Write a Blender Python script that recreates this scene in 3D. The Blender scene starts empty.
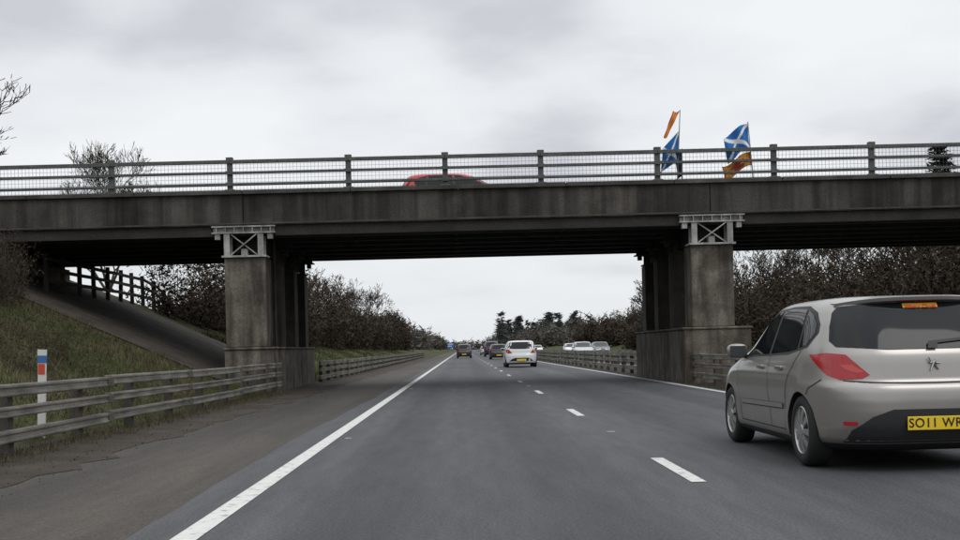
import bpy, bmesh, math, random
import numpy as np
from mathutils import Vector, Matrix
from mathutils.bvhtree import BVHTree
random.seed(7)
R = random.random
def U(a,b): return a+(b-a)*R()
scene=bpy.context.scene
COL=scene.collection
scene.view_settings.view_transform='Standard'; scene.view_settings.look='None'
scene.view_settings.exposure=0

# ------------------------------------------------------------ materials
def newmat(name):
    m=bpy.data.materials.new(name); m.use_nodes=True
    nt=m.node_tree; b=nt.nodes['Principled BSDF']
    return m,nt,b
def simple(name,col,rough=.6,metal=0,spec=.5,coat=0):
    m,nt,b=newmat(name)
    b.inputs['Base Color'].default_value=(*col,1)
    b.inputs['Roughness'].default_value=rough
    b.inputs['Metallic'].default_value=metal
    b.inputs['Specular IOR Level'].default_value=spec
    b.inputs['Coat Weight'].default_value=coat
    b.inputs['Coat Roughness'].default_value=.05
    return m
def noise_node(nt,scale,detail=4,vec=None,mapscale=None,rough=.55):
    tc=nt.nodes.new('ShaderNodeTexCoord')
    mp=nt.nodes.new('ShaderNodeMapping')
    nt.links.new(tc.outputs['Object'],mp.inputs[0])
    if mapscale: mp.inputs['Scale'].default_value=mapscale
    n=nt.nodes.new('ShaderNodeTexNoise'); n.inputs['Scale'].default_value=scale
    n.inputs['Detail'].default_value=detail; n.inputs['Roughness'].default_value=rough
    nt.links.new(mp.outputs[0],n.inputs['Vector'])
    return n
def ramp(nt,inp,stops):
    r=nt.nodes.new('ShaderNodeValToRGB')
    e=r.color_ramp.elements
    while len(e)<len(stops): e.new(.5)
    for el,(p,c) in zip(e,stops):
        el.position=p; el.color=(*c,1)
    nt.links.new(inp,r.inputs[0]); return r
def mixc(nt,a,b,fac,mode='MIX'):
    m=nt.nodes.new('ShaderNodeMix'); m.data_type='RGBA'; m.blend_type=mode
    if isinstance(fac,(int,float)): m.inputs[0].default_value=fac
    else: nt.links.new(fac,m.inputs[0])
    for i,v in ((6,a),(7,b)):
        if isinstance(v,tuple): m.inputs[i].default_value=(*v,1)
        else: nt.links.new(v,m.inputs[i])
    return m.outputs[2]
def bump(nt,b,h,strength=.3,dist=.02):
    bp=nt.nodes.new('ShaderNodeBump'); bp.inputs['Strength'].default_value=strength
    bp.inputs['Distance'].default_value=dist
    nt.links.new(h,bp.inputs['Height']); nt.links.new(bp.outputs[0],b.inputs['Normal'])
def mottled(name,stops,scale=2,rough=.85,streak=None,fine=40,bstr=.3,bdist=.01,big=None,spec=.3,metal=0):
    m,nt,b=newmat(name)
    n=noise_node(nt,scale,6)
    c=ramp(nt,n.outputs[0],stops).outputs[0]
    if streak:
        s=noise_node(nt,streak[0],5,mapscale=streak[1])
        g=ramp(nt,s.outputs[0],[(.38,(streak[2],)*3),(.60,(1,1,1))])
        c=mixc(nt,c,g.outputs[0],1.0,'MULTIPLY')
    if big:
        s=noise_node(nt,big[0],4,rough=.6)
        g=ramp(nt,s.outputs[0],[(.50,(1,1,1)),(.62,big[1])])
        c=mixc(nt,c,g.outputs[0],1.0,'MULTIPLY')
    f=noise_node(nt,fine,3)
    g=ramp(nt,f.outputs[0],[(.3,(.72,.72,.72)),(.7,(1.2,1.2,1.2))])
    c=mixc(nt,c,g.outputs[0],1.0,'MULTIPLY')
    nt.links.new(c,b.inputs['Base Color'])
    b.inputs['Roughness'].default_value=rough
    b.inputs['Specular IOR Level'].default_value=spec
    b.inputs['Metallic'].default_value=metal
    bump(nt,b,f.outputs[0],bstr,bdist)
    return m

M_conc=mottled('concrete_weathered',[(.3,(.10,.092,.082)),(.5,(.155,.142,.125)),(.72,(.21,.195,.17))],1.3,streak=(2.2,(1,1,.18),.6),fine=25)
M_fascia=mottled('fascia_concrete',[(.3,(.048,.045,.040)),(.5,(.076,.070,.062)),(.72,(.118,.106,.091))],.7,streak=(3.2,(1,1,.05),.42),fine=22,big=(.4,(.52,.52,.51)))
M_coping=mottled('coping_concrete',[(.3,(.042,.041,.038)),(.5,(.060,.057,.053)),(.72,(.088,.082,.074))],1.5,fine=22,big=(.6,(1.35,1.32,1.25)))
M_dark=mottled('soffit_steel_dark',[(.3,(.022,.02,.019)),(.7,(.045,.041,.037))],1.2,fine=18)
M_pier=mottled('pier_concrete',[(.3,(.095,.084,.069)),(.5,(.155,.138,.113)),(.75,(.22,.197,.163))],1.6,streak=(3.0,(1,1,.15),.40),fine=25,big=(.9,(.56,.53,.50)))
M_pierdark=mottled('pier_concrete_dark',[(.3,(.035,.031,.027)),(.5,(.055,.049,.042)),(.75,(.085,.075,.063))],1.6,streak=(2.5,(1,1,.2),.6),fine=25)  # darker version of the pier concrete, for rear columns and rear trestles
M_trestle=mottled('painted_steel_light',[(.3,(.28,.28,.265)),(.7,(.50,.50,.475))],3,streak=(4,(1,1,.2),.55),rough=.55)
M_rail=mottled('parapet_paint',[(.3,(.062,.068,.066)),(.7,(.11,.116,.112))],2,rough=.6,fine=15)
M_barrier=mottled('galvanised_weathered',[(.3,(.14,.132,.112)),(.55,(.245,.235,.205)),(.75,(.33,.315,.28))],1.2,streak=(1.2,(.8,.8,7),.55),rough=.7,fine=30)
M_post=mottled('barrier_post_dark',[(.3,(.07,.065,.055)),(.7,(.13,.12,.10))],2)
M_wood=mottled('fence_wood',[(.3,(.035,.030,.025)),(.7,(.07,.06,.05))],3)
M_black=simple('black_plastic',(.018,.018,.019),.55)
M_rubber=simple('tyre_rubber',(.022,.022,.022),.8,spec=.3)
M_glass=simple('car_glass',(.010,.012,.014),.05,spec=.30)
M_wiper=simple('wiper_black',(.01,.01,.01),.5)
M_alloy=simple('wheel_silver',(.42,.42,.41),.35,.7)
M_redlamp=simple('lamp_red',(.40,.012,.016),.15,spec=.5,coat=.4)
M_redlens=simple('lamp_inner',(.52,.06,.05),.2,coat=.4)
M_whitelamp=simple('lamp_clear',(.6,.62,.63),.1,spec=.7,coat=1)
M_plateY=simple('plate_yellow',(.80,.56,.02),.4)
M_text=simple('plate_text',(.01,.01,.01),.5)
M_seam=simple('panel_gap',(.02,.02,.02),.7)
M_sticky=simple('sticker_yellow',(.75,.45,.03),.5)
M_stickr=simple('sticker_red',(.65,.04,.02),.5)
M_chrome=simple('chrome',(.5,.5,.5),.12,1)
M_mirror=simple('mirror_dark',(.05,.055,.06),.25)
def paint(name,c,metal=.55,rough=.32): return simple(name,c,rough,metal,coat=.6)
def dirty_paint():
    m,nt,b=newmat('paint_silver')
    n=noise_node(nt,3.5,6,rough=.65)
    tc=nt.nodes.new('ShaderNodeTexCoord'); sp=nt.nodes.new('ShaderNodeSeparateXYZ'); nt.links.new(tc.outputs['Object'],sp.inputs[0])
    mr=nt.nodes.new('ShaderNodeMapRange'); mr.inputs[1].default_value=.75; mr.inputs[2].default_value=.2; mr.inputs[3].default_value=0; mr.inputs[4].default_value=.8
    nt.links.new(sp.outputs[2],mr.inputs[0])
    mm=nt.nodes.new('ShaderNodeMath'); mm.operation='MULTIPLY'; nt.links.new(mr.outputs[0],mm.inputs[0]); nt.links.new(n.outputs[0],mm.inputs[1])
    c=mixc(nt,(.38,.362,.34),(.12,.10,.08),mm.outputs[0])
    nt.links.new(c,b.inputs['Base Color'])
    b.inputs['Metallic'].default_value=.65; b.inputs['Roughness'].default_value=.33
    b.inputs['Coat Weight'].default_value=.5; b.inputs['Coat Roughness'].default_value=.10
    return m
P_silver=dirty_paint()
P_white=paint('paint_white',(.75,.76,.77),0,.3)
P_dark=paint('paint_dark_grey',(.05,.053,.06),.3)
P_blue=paint('paint_dark_blue',(.03,.045,.08),.3)
P_red=paint('paint_red',(.50,.02,.022),.05)
P_lightgrey=paint('paint_light_grey',(.5,.52,.54),.4)

# asphalt
def asphalt(name,stops,tracks=.8,bands=None):
    m,nt,b=newmat(name)
    n=noise_node(nt,.35,6,mapscale=(1,.18,1))
    c=ramp(nt,n.outputs[0],stops).outputs[0]
    if bands:
        tc=nt.nodes.new('ShaderNodeTexCoord'); sp=nt.nodes.new('ShaderNodeSeparateXYZ'); nt.links.new(tc.outputs['Object'],sp.inputs[0])
        w=noise_node(nt,.25,2,mapscale=(0,.3,0))
        ad=nt.nodes.new('ShaderNodeMath'); ad.operation='MULTIPLY_ADD'; nt.links.new(w.outputs[0],ad.inputs[0]); ad.inputs[1].default_value=.3; nt.links.new(sp.outputs[0],ad.inputs[2])
        tot=None
        for bx_ in bands:
            s1=nt.nodes.new('ShaderNodeMath'); s1.operation='SUBTRACT'; nt.links.new(ad.outputs[0],s1.inputs[0]); s1.inputs[1].default_value=bx_+.15
            s2=nt.nodes.new('ShaderNodeMath'); s2.operation='ABSOLUTE'; nt.links.new(s1.outputs[0],s2.inputs[0])
            s3=nt.nodes.new('ShaderNodeMapRange'); s3.interpolation_type='SMOOTHSTEP'; s3.inputs[1].default_value=.12; s3.inputs[2].default_value=.55; s3.inputs[3].default_value=.82; s3.inputs[4].default_value=1.06
            nt.links.new(s2.outputs[0],s3.inputs[0])
            if tot is None: tot=s3.outputs[0]
            else:
                q=nt.nodes.new('ShaderNodeMath'); q.operation='MULTIPLY'; nt.links.new(tot,q.inputs[0]); nt.links.new(s3.outputs[0],q.inputs[1]); tot=q.outputs[0]
        cbn=nt.nodes.new('ShaderNodeCombineXYZ')
        for i in range(3): nt.links.new(tot,cbn.inputs[i])
        c=mixc(nt,c,cbn.outputs[0],1.0,'MULTIPLY')
    s=noise_node(nt,.9,3,mapscale=(1,.004,1))
    g=ramp(nt,s.outputs[0],[(.38,(tracks,)*3),(.62,(1.12,1.12,1.12))])
    c=mixc(nt,c,g.outputs[0],1.0,'MULTIPLY')
    s=noise_node(nt,5,5,mapscale=(1,.12,1),rough=.7)
    g=ramp(nt,s.outputs[0],[(.35,(.84,.84,.84)),(.65,(1.14,1.14,1.14))])
    c=mixc(nt,c,g.outputs[0],1.0,'MULTIPLY')
    f=noise_node(nt,48,5,rough=.75)
    g=ramp(nt,f.outputs[0],[(.32,(.40,.40,.40)),(.68,(1.6,1.6,1.6))])
    c=mixc(nt,c,g.outputs[0],1.0,'MULTIPLY')
    nt.links.new(c,b.inputs['Base Color'])
    b.inputs['Roughness'].default_value=.75
    b.inputs['Specular IOR Level'].default_value=.3
    bump(nt,b,f.outputs[0],.7,.01)
    return m
M_road=asphalt('asphalt',[(.3,(.051,.053,.057)),(.7,(.075,.077,.081))],.88,bands=(-.75,.85,3.0,4.6))
M_shoulder=asphalt('shoulder_asphalt_dirty',[(.32,(.038,.034,.030)),(.5,(.058,.051,.043)),(.72,(.085,.073,.060))],.7)
def marking():
    m,nt,b=newmat('road_paint_white')
    n=noise_node(nt,9,6,rough=.7)
    g=ramp(nt,n.outputs[0],[(.30,(.16,.16,.16)),(.45,(.60,.60,.57)),(.8,(.74,.74,.70))])
    nt.links.new(g.outputs[0],b.inputs['Base Color']); b.inputs['Roughness'].default_value=.7
    return m
M_mark=marking()
def ground_mat():
    m,nt,b=newmat('verge_grass_ground')
    n=noise_node(nt,.35,8,rough=.65)
    c=ramp(nt,n.outputs[0],[(.30,(.042,.034,.022)),(.43,(.058,.058,.028)),(.54,(.075,.086,.036)),(.72,(.105,.098,.055))]).outputs[0]
    f=noise_node(nt,14,5,rough=.7)
    g=ramp(nt,f.outputs[0],[(.3,(.5,.5,.5)),(.7,(1.4,1.4,1.4))])
    c=mixc(nt,c,g.outputs[0],1.0,'MULTIPLY')
    nt.links.new(c,b.inputs['Base Color']); b.inputs['Roughness'].default_value=.95
    b.inputs['Specular IOR Level'].default_value=.1
    bump(nt,b,f.outputs[0],.8,.06)
    return m
M_ground=ground_mat()
M_dirt=mottled('dirt_strip',[(.3,(.030,.024,.018)),(.5,(.050,.040,.030)),(.75,(.078,.063,.047))],1.5,fine=30,bstr=.8,bdist=.03)
M_paving=mottled('slope_concrete',[(.3,(.040,.034,.027)),(.5,(.062,.053,.043)),(.75,(.09,.078,.064))],1.2,fine=14,bstr=.8,bdist=.05)
def S(n,c): return simple(n,c,.95,spec=.08)
G=[S('grass_green',(.070,.092,.030)),S('grass_olive',(.090,.094,.042)),
   S('grass_straw',(.17,.145,.085)),S('grass_dead',(.080,.060,.040))]
T=[S('twig_brown',(.066,.049,.037)),S('twig_olive',(.060,.054,.035)),
   S('twig_grey',(.078,.068,.056)),S('bush_dark',(.034,.028,.021))]
TF=[S('hazed_twig_brown',(.095,.085,.072)),S('hazed_twig_olive',(.10,.098,.078)),
   S('hazed_twig_grey',(.13,.12,.11)),S('hazed_dark',(.07,.066,.058))]  # distance haze painted into the twig colours: paler than the near set
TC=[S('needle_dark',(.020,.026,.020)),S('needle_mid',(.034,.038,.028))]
TCF=[S('hazed_needle',(.075,.088,.082)),S('hazed_needle2',(.095,.105,.098))]  # needle colours lightened to carry the haze of distance

# ------------------------------------------------------------ mesh helpers
class MB:
    def __init__(s): s.v=[]; s.f=[]; s.m=[]
    def box(s,x0,x1,y0,y1,z0,z1,m=0):
        i=len(s.v)
        s.v+=[(x0,y0,z0),(x1,y0,z0),(x1,y1,z0),(x0,y1,z0),(x0,y0,z1),(x1,y0,z1),(x1,y1,z1),(x0,y1,z1)]
        for q in ((0,3,2,1),(4,5,6,7),(0,1,5,4),(1,2,6,5),(2,3,7,6),(3,0,4,7)):
            s.f.append(tuple(i+k for k in q)); s.m.append(m)
    def quad(s,a,b,c,d,m=0):
        i=len(s.v); s.v+=[a,b,c,d]; s.f.append((i,i+1,i+2,i+3)); s.m.append(m)
    def tri(s,a,b,c,m=0):
        i=len(s.v); s.v+=[a,b,c]; s.f.append((i,i+1,i+2)); s.m.append(m)
    def beam(s,p,q,w,h,m=0,up=(0,0,1)):
        p=Vector(p);q=Vector(q);d=(q-p).normalized();u=Vector(up)
        r=d.cross(u); 
        if r.length<1e-4: r=d.cross(Vector((1,0,0)))
        r.normalize(); u=r.cross(d).normalized()
        i=len(s.v)
        for c in (p,q):
            for a,b in ((-1,-1),(1,-1),(1,1),(-1,1)):
                s.v.append(tuple(c+r*a*w/2+u*b*h/2))
        for k in ((0,1,2,3),(7,6,5,4),(0,4,5,1),(1,5,6,2),(2,6,7,3),(3,7,4,0)):
            s.f.append(tuple(i+t for t in k)); s.m.append(m)
    def prism(s,p,q,r0,r1,n=5,m=0):
        p=Vector(p);q=Vector(q);d=(q-p).normalized()
        a=d.cross(Vector((.3,.9,.1))).normalized(); b=d.cross(a)
        i=len(s.v)
        for c,r in ((p,r0),(q,r1)):
            for k in range(n):
                t=2*math.pi*k/n; s.v.append(tuple(c+a*math.cos(t)*r+b*math.sin(t)*r))
        for k in range(n):
            s.f.append((i+k,i+(k+1)%n,i+n+(k+1)%n,i+n+k)); s.m.append(m)
    def twig(s,p,q,w0,w1,m=0):
        dx,dy,dz=q[0]-p[0],q[1]-p[1],q[2]-p[2]
        a,b,c=U(-1,1),U(-.35,.35),U(-1,1)
        nx,ny,nz=dy*c-dz*b,dz*a-dx*c,dx*b-dy*a
        l=math.sqrt(nx*nx+ny*ny+nz*nz)+1e-9; nx/=l;ny/=l;nz/=l
        i=len(s.v)
        s.v+=[(p[0]-nx*w0,p[1]-ny*w0,p[2]-nz*w0),(p[0]+nx*w0,p[1]+ny*w0,p[2]+nz*w0),
              (q[0]+nx*w1,q[1]+ny*w1,q[2]+nz*w1),(q[0]-nx*w1,q[1]-ny*w1,q[2]-nz*w1)]
        s.f.append((i,i+1,i+2,i+3)); s.m.append(m)
    def sliver(s,p,q,w,m=0):
        dx,dy,dz=q[0]-p[0],q[1]-p[1],q[2]-p[2]
        a,c=U(-1,1),U(-1,1)
        nx,ny,nz=dy*c,dz*a-dx*c,-dy*a
        nx+=dz*.3; nz-=dx*.3
        l=math.sqrt(nx*nx+ny*ny+nz*nz)+1e-9; nx*=w/l;ny*=w/l;nz*=w/l
        i=len(s.v)
        s.v+=[(p[0]-nx,p[1]-ny,p[2]-nz),(p[0]+nx,p[1]+ny,p[2]+nz),q]
        s.f.append((i,i+1,i+2)); s.m.append(m)
    def leaf(s,c,e,m=0):
        i=len(s.v)
        for k in range(3):
            s.v.append((c[0]+U(-e,e),c[1]+U(-e,e),c[2]+U(-e,e)))
        s.f.append((i,i+1,i+2)); s.m.append(m)
    def obj(s,name,mats,parent=None,smooth=False,bevel=0):
        me=bpy.data.meshes.new(name); me.from_pydata(s.v,[],s.f)
        for m in mats: me.materials.append(m)
        me.polygons.foreach_set('material_index',s.m)
        if smooth: me.polygons.foreach_set('use_smooth',[True]*len(s.f))
        me.update()
        o=bpy.data.objects.new(name,me); COL.objects.link(o)
        if bevel:
            b=o.modifiers.new('b','BEVEL'); b.width=bevel; b.segments=2; b.limit_method='ANGLE'
        if parent: o.parent=parent
        return o
def empty(name,loc=(0,0,0)):
    e=bpy.data.objects.new(name,None); COL.objects.link(e); e.location=loc; return e

# ------------------------------------------------------------ terrain
def hsh(x,y): 
    return (math.sin(x*.9+1.3*math.sin(y*.37))+math.sin(y*.53+x*.31+2)+.5*math.sin(x*2.3+y*1.7))*.4
def gz(x,y):
    if x<-5.5:
        cap=float(np.interp(y,[-60,20,30.5,43,50,80,200,3000],[2.6,2.7,4.84,4.84,2.1,1.4,1.2,1.0]))
        d=(-x-5.5)*.45
    elif x>17.2:
        cap=float(np.interp(y,[-60,22,30.5,43,55,200,3000],[1.4,1.4,4.84,4.84,1.6,1.2,1.0]))
        d=(x-17.2)*.45
    else: return -.014
    k=.35
    h=-k*math.log(math.exp(-d/k)+math.exp(-cap/k))+ k*math.log(1+math.exp(-cap/k)) if d<12 else cap
    if cap<4.5: h+=hsh(x,y)*.12*min(1,d)*( (4.84-cap)/3 )
    return max(h,-.014)-.014
xs=[-2500,-1200,-600,-300,-150,-80,-50,-38]+[ -30+.6*i for i in range(42)]+[-5.4,-4.9,0,6,12,17.2]+[17.8+.8*i for i in range(20)]+[38,50,80,150,300,600,1200,2500]
xs=sorted(set(xs))
ys=[-80,-40,-20]+[-10+1.0*i for i in range(92)]+[86,92,100,110,125,150,180,220,280,350,450,600,900,1400,2200,3500]
v=[(x,y,gz(x,y)) for y in ys for x in xs]; nx=len(xs)
f=[(j*nx+i,j*nx+i+1,(j+1)*nx+i+1,(j+1)*nx+i) for j in range(len(ys)-1) for i in range(nx-1)]
me=bpy.data.meshes.new('ground'); me.from_pydata(v,[],f); me.materials.append(M_ground)
me.polygons.foreach_set('use_smooth',[True]*len(f)); g=bpy.data.objects.new('ground',me); COL.objects.link(g)

def strip(name,x0,x1,y0,y1,z,mat,seg=40):
    mb=MB()
    yy=[y0+(y1-y0)*(i/seg)**2 for i in range(seg+1)]
    for a,b in zip(yy[:-1],yy[1:]): mb.quad((x0,a,z),(x1,a,z),(x1,b,z),(x0,b,z))
    return mb.obj(name,[mat])
strip('hard_shoulder',-4.35,-1.2,-40,2500,-.006,M_shoulder)
# carriageway with an uneven left edge
mb=MB(); n=500
pts=[]
ph=0
for i in range(n+1):
    y=-20+2520*(i/n)**3.2 if i else -40
    ph=ph*.8+U(-.03,.03)
    pts.append((y,-2.08+ph))
for p,q in zip(pts[:-1],pts[1:]): mb.quad((p[1],p[0],0),(6.1,p[0],0),(6.1,q[0],0),(q[1],q[0],0))
mb.obj('motorway_road',[M_road])
strip('opposite_carriageway_road',8.5,16.8,-40,2500,.0,M_road)
def dirt(name,xa,xb,amp,z0,z1,y1=200):
    mb=MB(); n=260
    pts=[]
    for i in range(n+1):
        y=-10+(y1+10)*(i/n)**1.4
        pts.append((y,xa+U(-amp,amp),xb+U(-amp,amp)))
    for p,q in zip(pts[:-1],pts[1:]):
        mb.quad((p[1],p[0],z0),(p[2],p[0],z1),(q[2],q[0],z1),(q[1],q[0],z0))
    return mb.obj(name,[M_dirt])
dirt('verge_dirt',-3.95,-5.55,.16,-.001,.03)
strip('central_reservation_ground',6.1,8.5,-40,2500,-.004,M_dirt)
mb=MB()
Z=.005
def seg_line(mb,x,w,y0,y1):
    n=60
    yy=[y0+(y1-y0)*(i/n)**2 for i in range(n+1)]
    for a,b in zip(yy[:-1],yy[1:]): mb.quad((x-w/2,a,Z),(x+w/2,a,Z),(x+w/2,b,Z),(x-w/2,b,Z))
seg_line(mb,-1.69,.165,-20,1500); seg_line(mb,5.80,.15,-20,1500)
y=9.1-27
while y<700:
    mb.quad((1.79,y,Z),(1.91,y,Z),(1.91,y+2,Z),(1.79,y+2,Z)); y+=9
seg_line(mb,8.9,.18,-20,1500); seg_line(mb,16.4,.18,-20,1500)
y=-14
while y<700:
    mb.quad((12.6,y,Z),(12.73,y,Z),(12.73,y+2,Z),(12.6,y+2,Z)); y+=9
mb.obj('road_markings',[M_mark])
mb=MB(); y=14.5
while y<220:
    mb.box(1.80,1.90,y-.05,y+.05,.001,.016); mb.box(-1.50,-1.42,y-.05,y+.05,.001,.014); y+=18
mb.obj('road_studs',[simple('stud',(.30,.30,.28),.5)])

mb=MB()
nY=12;nX=18
for j in range(nY):
    for i in range(nX):
        def P(i,j):
            x=-6.5-(14.1-6.5)*i/nX; yy=30.4+12.4*j/nY
            return (x,yy,gz(x,yy)+.035)
        mb.quad(P(i,j),P(i,j+1),P(i+1,j+1),P(i+1,j))
mb.obj('slope_paving',[M_paving])

# ------------------------------------------------------------ bridge
BR=empty('road_bridge')
X0,X1=-60,60
Y0,Y1=32.0,41.7
mb=MB()
mb.box(X0,X1,Y0+.35,Y1-.35,4.70,4.92)
for k in range(6):
    yy=Y0+1.0+k*1.52
    mb.box(-14.4,25.4,yy-.17,yy+.17,4.42,4.70)
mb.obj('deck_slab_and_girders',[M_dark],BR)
mb=MB(); mc=MB()
for ya,yb,s in ((Y0,Y0+.35,-1),(Y1-.35,Y1,1)):
    x=X0; L=[-60,-40,-30,-21,-14.4,-6.0,7.0,19.2,26,40,60]
    for a,b in zip(L[:-1],L[1:]):
        mb.box(a+.01,b-.01,ya,yb,4.69,5.545)
    la,lb=(ya-.10,yb+.05) if s<0 else (ya-.05,yb+.10)
    while x<X1:
        j=U(-.006,.006)
        mc.box(x+.008,x+3.0-.008,la+j,lb+j,5.545,5.665+j*.5); x+=3.0
mb.obj('fascia_beams',[M_fascia],BR,bevel=.015)
mc.obj('copings',[M_coping],BR,bevel=.015)
mb=MB()
mb.box(-14.3,25.3,Y0-.012,Y0-.001,4.72,4.76)
mb.obj('fascia_drip',[M_coping],BR)
mb=MB()
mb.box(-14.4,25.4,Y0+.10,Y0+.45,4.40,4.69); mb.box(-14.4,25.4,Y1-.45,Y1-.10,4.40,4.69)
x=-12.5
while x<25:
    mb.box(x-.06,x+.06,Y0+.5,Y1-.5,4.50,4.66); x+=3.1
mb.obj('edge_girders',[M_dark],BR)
mb=MB(); mb.box(X0,X1,Y0+1.5,Y1-1.5,4.92,4.926); mb.obj('bridge_roadway',[M_shoulder],BR)
mb=MB(); mb.box(X0,X1,Y0+.36,Y0+1.5,4.92,5.04); mb.box(X0,X1,Y1-1.5,Y1-.36,4.92,5.04); mb.obj('bridge_footways',[M_conc],BR)
def parapet(yc,sgn):
    mb=MB()
    posts=[-9.67-3.3*k for k in range(14,0,-1)]+[-9.67,-6.36,-3.05,-.35,2.32,5.58,8.83,11.56]+[14.8+3.1*k for k in range(14)]
    for px in posts:
        mb.box(px-.14,px+.14,yc-.11,yc+.11,5.665,5.70)
        mb.box(px-.075,px+.075,yc-.055,yc+.055,5.70,6.50)
        mb.box(px-.095,px+.095,yc-.075,yc+.075,6.50,6.60)
        for z in (6.16,5.84):
            mb.box(px-.10,px+.10,yc-sgn*.115-.008,yc-sgn*.115+.008,z-.05,z+.05)
    for a,b in zip(posts[:-1],posts[1:]):
        j=U(-.008,.008)
        for z,h in ((6.47,.10),(6.16,.07),(5.84,.07)):
            mb.box(a+.004,b-.004,yc-sgn*.06-.045,yc-sgn*.06+.045,z-h/2+j,z+h/2+j)
    mb.obj('parapet_rails',[M_rail],BR,bevel=.01)
    mb=MB()
    x=-30
    while x<30:
        mb.box(x-.003,x+.003,yc+sgn*.075,yc+sgn*.083,5.69,6.47); x+=.10
    for k in range(8):
        z=5.72+k*.1; mb.box(-30,30,yc+sgn*.084,yc+sgn*.090,z-.003,z+.003)
    mb.obj('parapet_mesh',[M_rail],BR)
parapet(Y0+.12,1); parapet(Y1-.12,-1)
def pier(xa,xb,pa,pb,ptop,ctop):
    mb=MB()
    mb.box(pa,pb,Y0-.05,Y1-.9,-.1,ptop)
    mb.box(pa-.04,pb+.04,Y0-.09,Y1-.86,ptop,ptop+.07) 
    mb.obj('pier_plinth',[M_pier],BR,bevel=.03)
    mb=MB()
    mb.box(xa,xb,Y0+.02,Y0+1.02,ptop+.07,ctop)
    mb.obj('pier_column',[M_pier],BR,bevel=.03)
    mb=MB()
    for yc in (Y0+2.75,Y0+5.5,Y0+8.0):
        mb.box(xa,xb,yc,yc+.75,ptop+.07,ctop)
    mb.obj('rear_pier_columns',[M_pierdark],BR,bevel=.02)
    xc=(xa+xb)/2
    h0,h1=ctop,4.685
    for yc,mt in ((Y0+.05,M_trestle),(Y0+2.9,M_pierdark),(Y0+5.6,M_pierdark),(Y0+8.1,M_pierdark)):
        mb=MB()
        hw=(xb-xa)/2+.28
        top=h1 if yc<Y0+1 else 4.42
        fy=yc-.12
        hd=.17
        mb.box(xc-hw,xc+hw,fy+.10,fy+.14,top-.02-hd,top-.05)
        mb.box(xc-hw-.03,xc+hw+.03,fy-.03,fy+.53,top-.05,top-.015)
        mb.box(xc-hw-.03,xc+hw+.03,fy-.03,fy+.53,top-.055-hd,top-.02-hd)
        mb.box(xa-.05,xb+.05,fy-.02,fy+.6,h0,h0+.05)
        zt=top-.055-hd
        for sx in (-1,1):
            a=xc+sx*((xb-xa)/2-.10)
            mb.box(a-.08,a+.08,fy+.0,fy+.025,h0+.05,zt)
            mb.box(a-.012,a+.012,fy+.025,fy+.4,h0+.05,zt)
            mb.box(a-.08,a+.08,fy+.40,fy+.425,h0+.05,zt)
            mb.box(xc+sx*(hw-.12)-.07,xc+sx*(hw-.12)+.07,fy+.02,fy+.2,zt-.16,zt)
        mb.beam((xa+.20,fy+.03,h0+.06),(xb-.20,fy+.03,zt-.01),.03,.07,0,up=(0,1,0))
        mb.beam((xb-.20,fy+.08,h0+.06),(xa+.20,fy+.08,zt-.01),.03,.07,0,up=(0,1,0))
        mb.box(xc-.09,xc+.09,fy+.10,fy+.30,h0+.05,h0+.24)
        for k in range(7):
            sx=xc-hw+.1+k*(2*hw-.2)/6
            mb.box(sx-.010,sx+.010,fy-.02,fy+.10,top-.02-hd,top-.05)
        mb.obj('bearing_trestle',[mt],BR)
    mb=MB()
    mb.box(xc-.35,xc+.35,Y0+.6,Y1-.8,3.95,4.40)
    mb.obj('pier_crosshead',[M_dark],BR)
    mb=MB(); mb.prism((xb+.05,Y0+1.3,ptop),(xb+.05,Y0+1.3,4.5),.045,.045,10); mb.obj('drain_pipe',[M_dark],BR,smooth=True)
pier(-6.56,-5.42,-6.6,-5.23,1.22,3.80)
pier(6.43,7.62,6.18,8.05,1.48,3.84)
pier(18.6,19.8,18.3,20.1,1.4,3.84)
mb=MB()
mb.box(-16,-14.4,Y0+.1,Y1-.1,1.5,4.69); mb.box(25.4,27,Y0+.1,Y1-.1,1.5,4.69)
mb.box(-14.39,-14.1,Y0+.12,Y1-.12,1.5,4.30); mb.box(25.0,25.39,Y0+.12,Y1-.12,1.5,4.30)
mb.obj('abutments',[M_conc],BR,bevel=.02)

# ------------------------------------------------------------ crash barriers
def barrier(name,x,y0,y1,side,ztop=.84,bend=None):
    mb=MB()
    jit={}
    def bx(y):
        k=round(y*10)
        if k not in jit: jit[k]=U(-.02,.02)
        return x+jit[k]+(bend(y) if bend else 0)
    L=2.4; y=y0
    while y<y1:
        ye=min(y+4.8,y1); ja,jb=U(-.012,.012),U(-.012,.012)
        for z,h in ((ztop-.07,.14),(ztop-.31,.12),(ztop-.58,.14)):
            mb.beam((bx(y),y+.006,z+ja),(bx(ye),ye-.006,z+jb),.09,h,0)
            mb.beam((bx(y)-side*.052,y+.006,z+h*.32+ja),(bx(ye)-side*.052,ye-.006,z+h*.32+jb),.014,h*.22,0)
            mb.beam((bx(y)-side*.052,y+.006,z-h*.32+ja),(bx(ye)-side*.052,ye-.006,z-h*.32+jb),.014,h*.22,0)
            mb.beam((bx(ye)-side*.05,ye-.16,z+jb),(bx(ye)-side*.05,ye+.10,z+jb),.03,h*.9,1)
        y=ye
    y=y0+1.4
    while y<y1:
        px=x+(bend(y) if bend else 0)+side*.13
        mb.box(px-.06,px+.06,y-.08,y+.08,-.1,ztop-.03,1)
        y+=L
    return mb.obj(name,[M_barrier,M_post],bevel=.006 if y1<60 else 0)
barrier('crash_barrier',-5.05,2,31.9,-1)
barrier('crash_barrier',-5.1,41.0,170,-1,.78,bend=lambda y:-max(0,(y-60))*.004)
barrier('crash_barrier',6.45,2,31.9,1,.82)
barrier('crash_barrier',6.45,40.9,360,1,.82)
barrier('crash_barrier',8.15,2,31.5,-1,.82)
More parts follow.
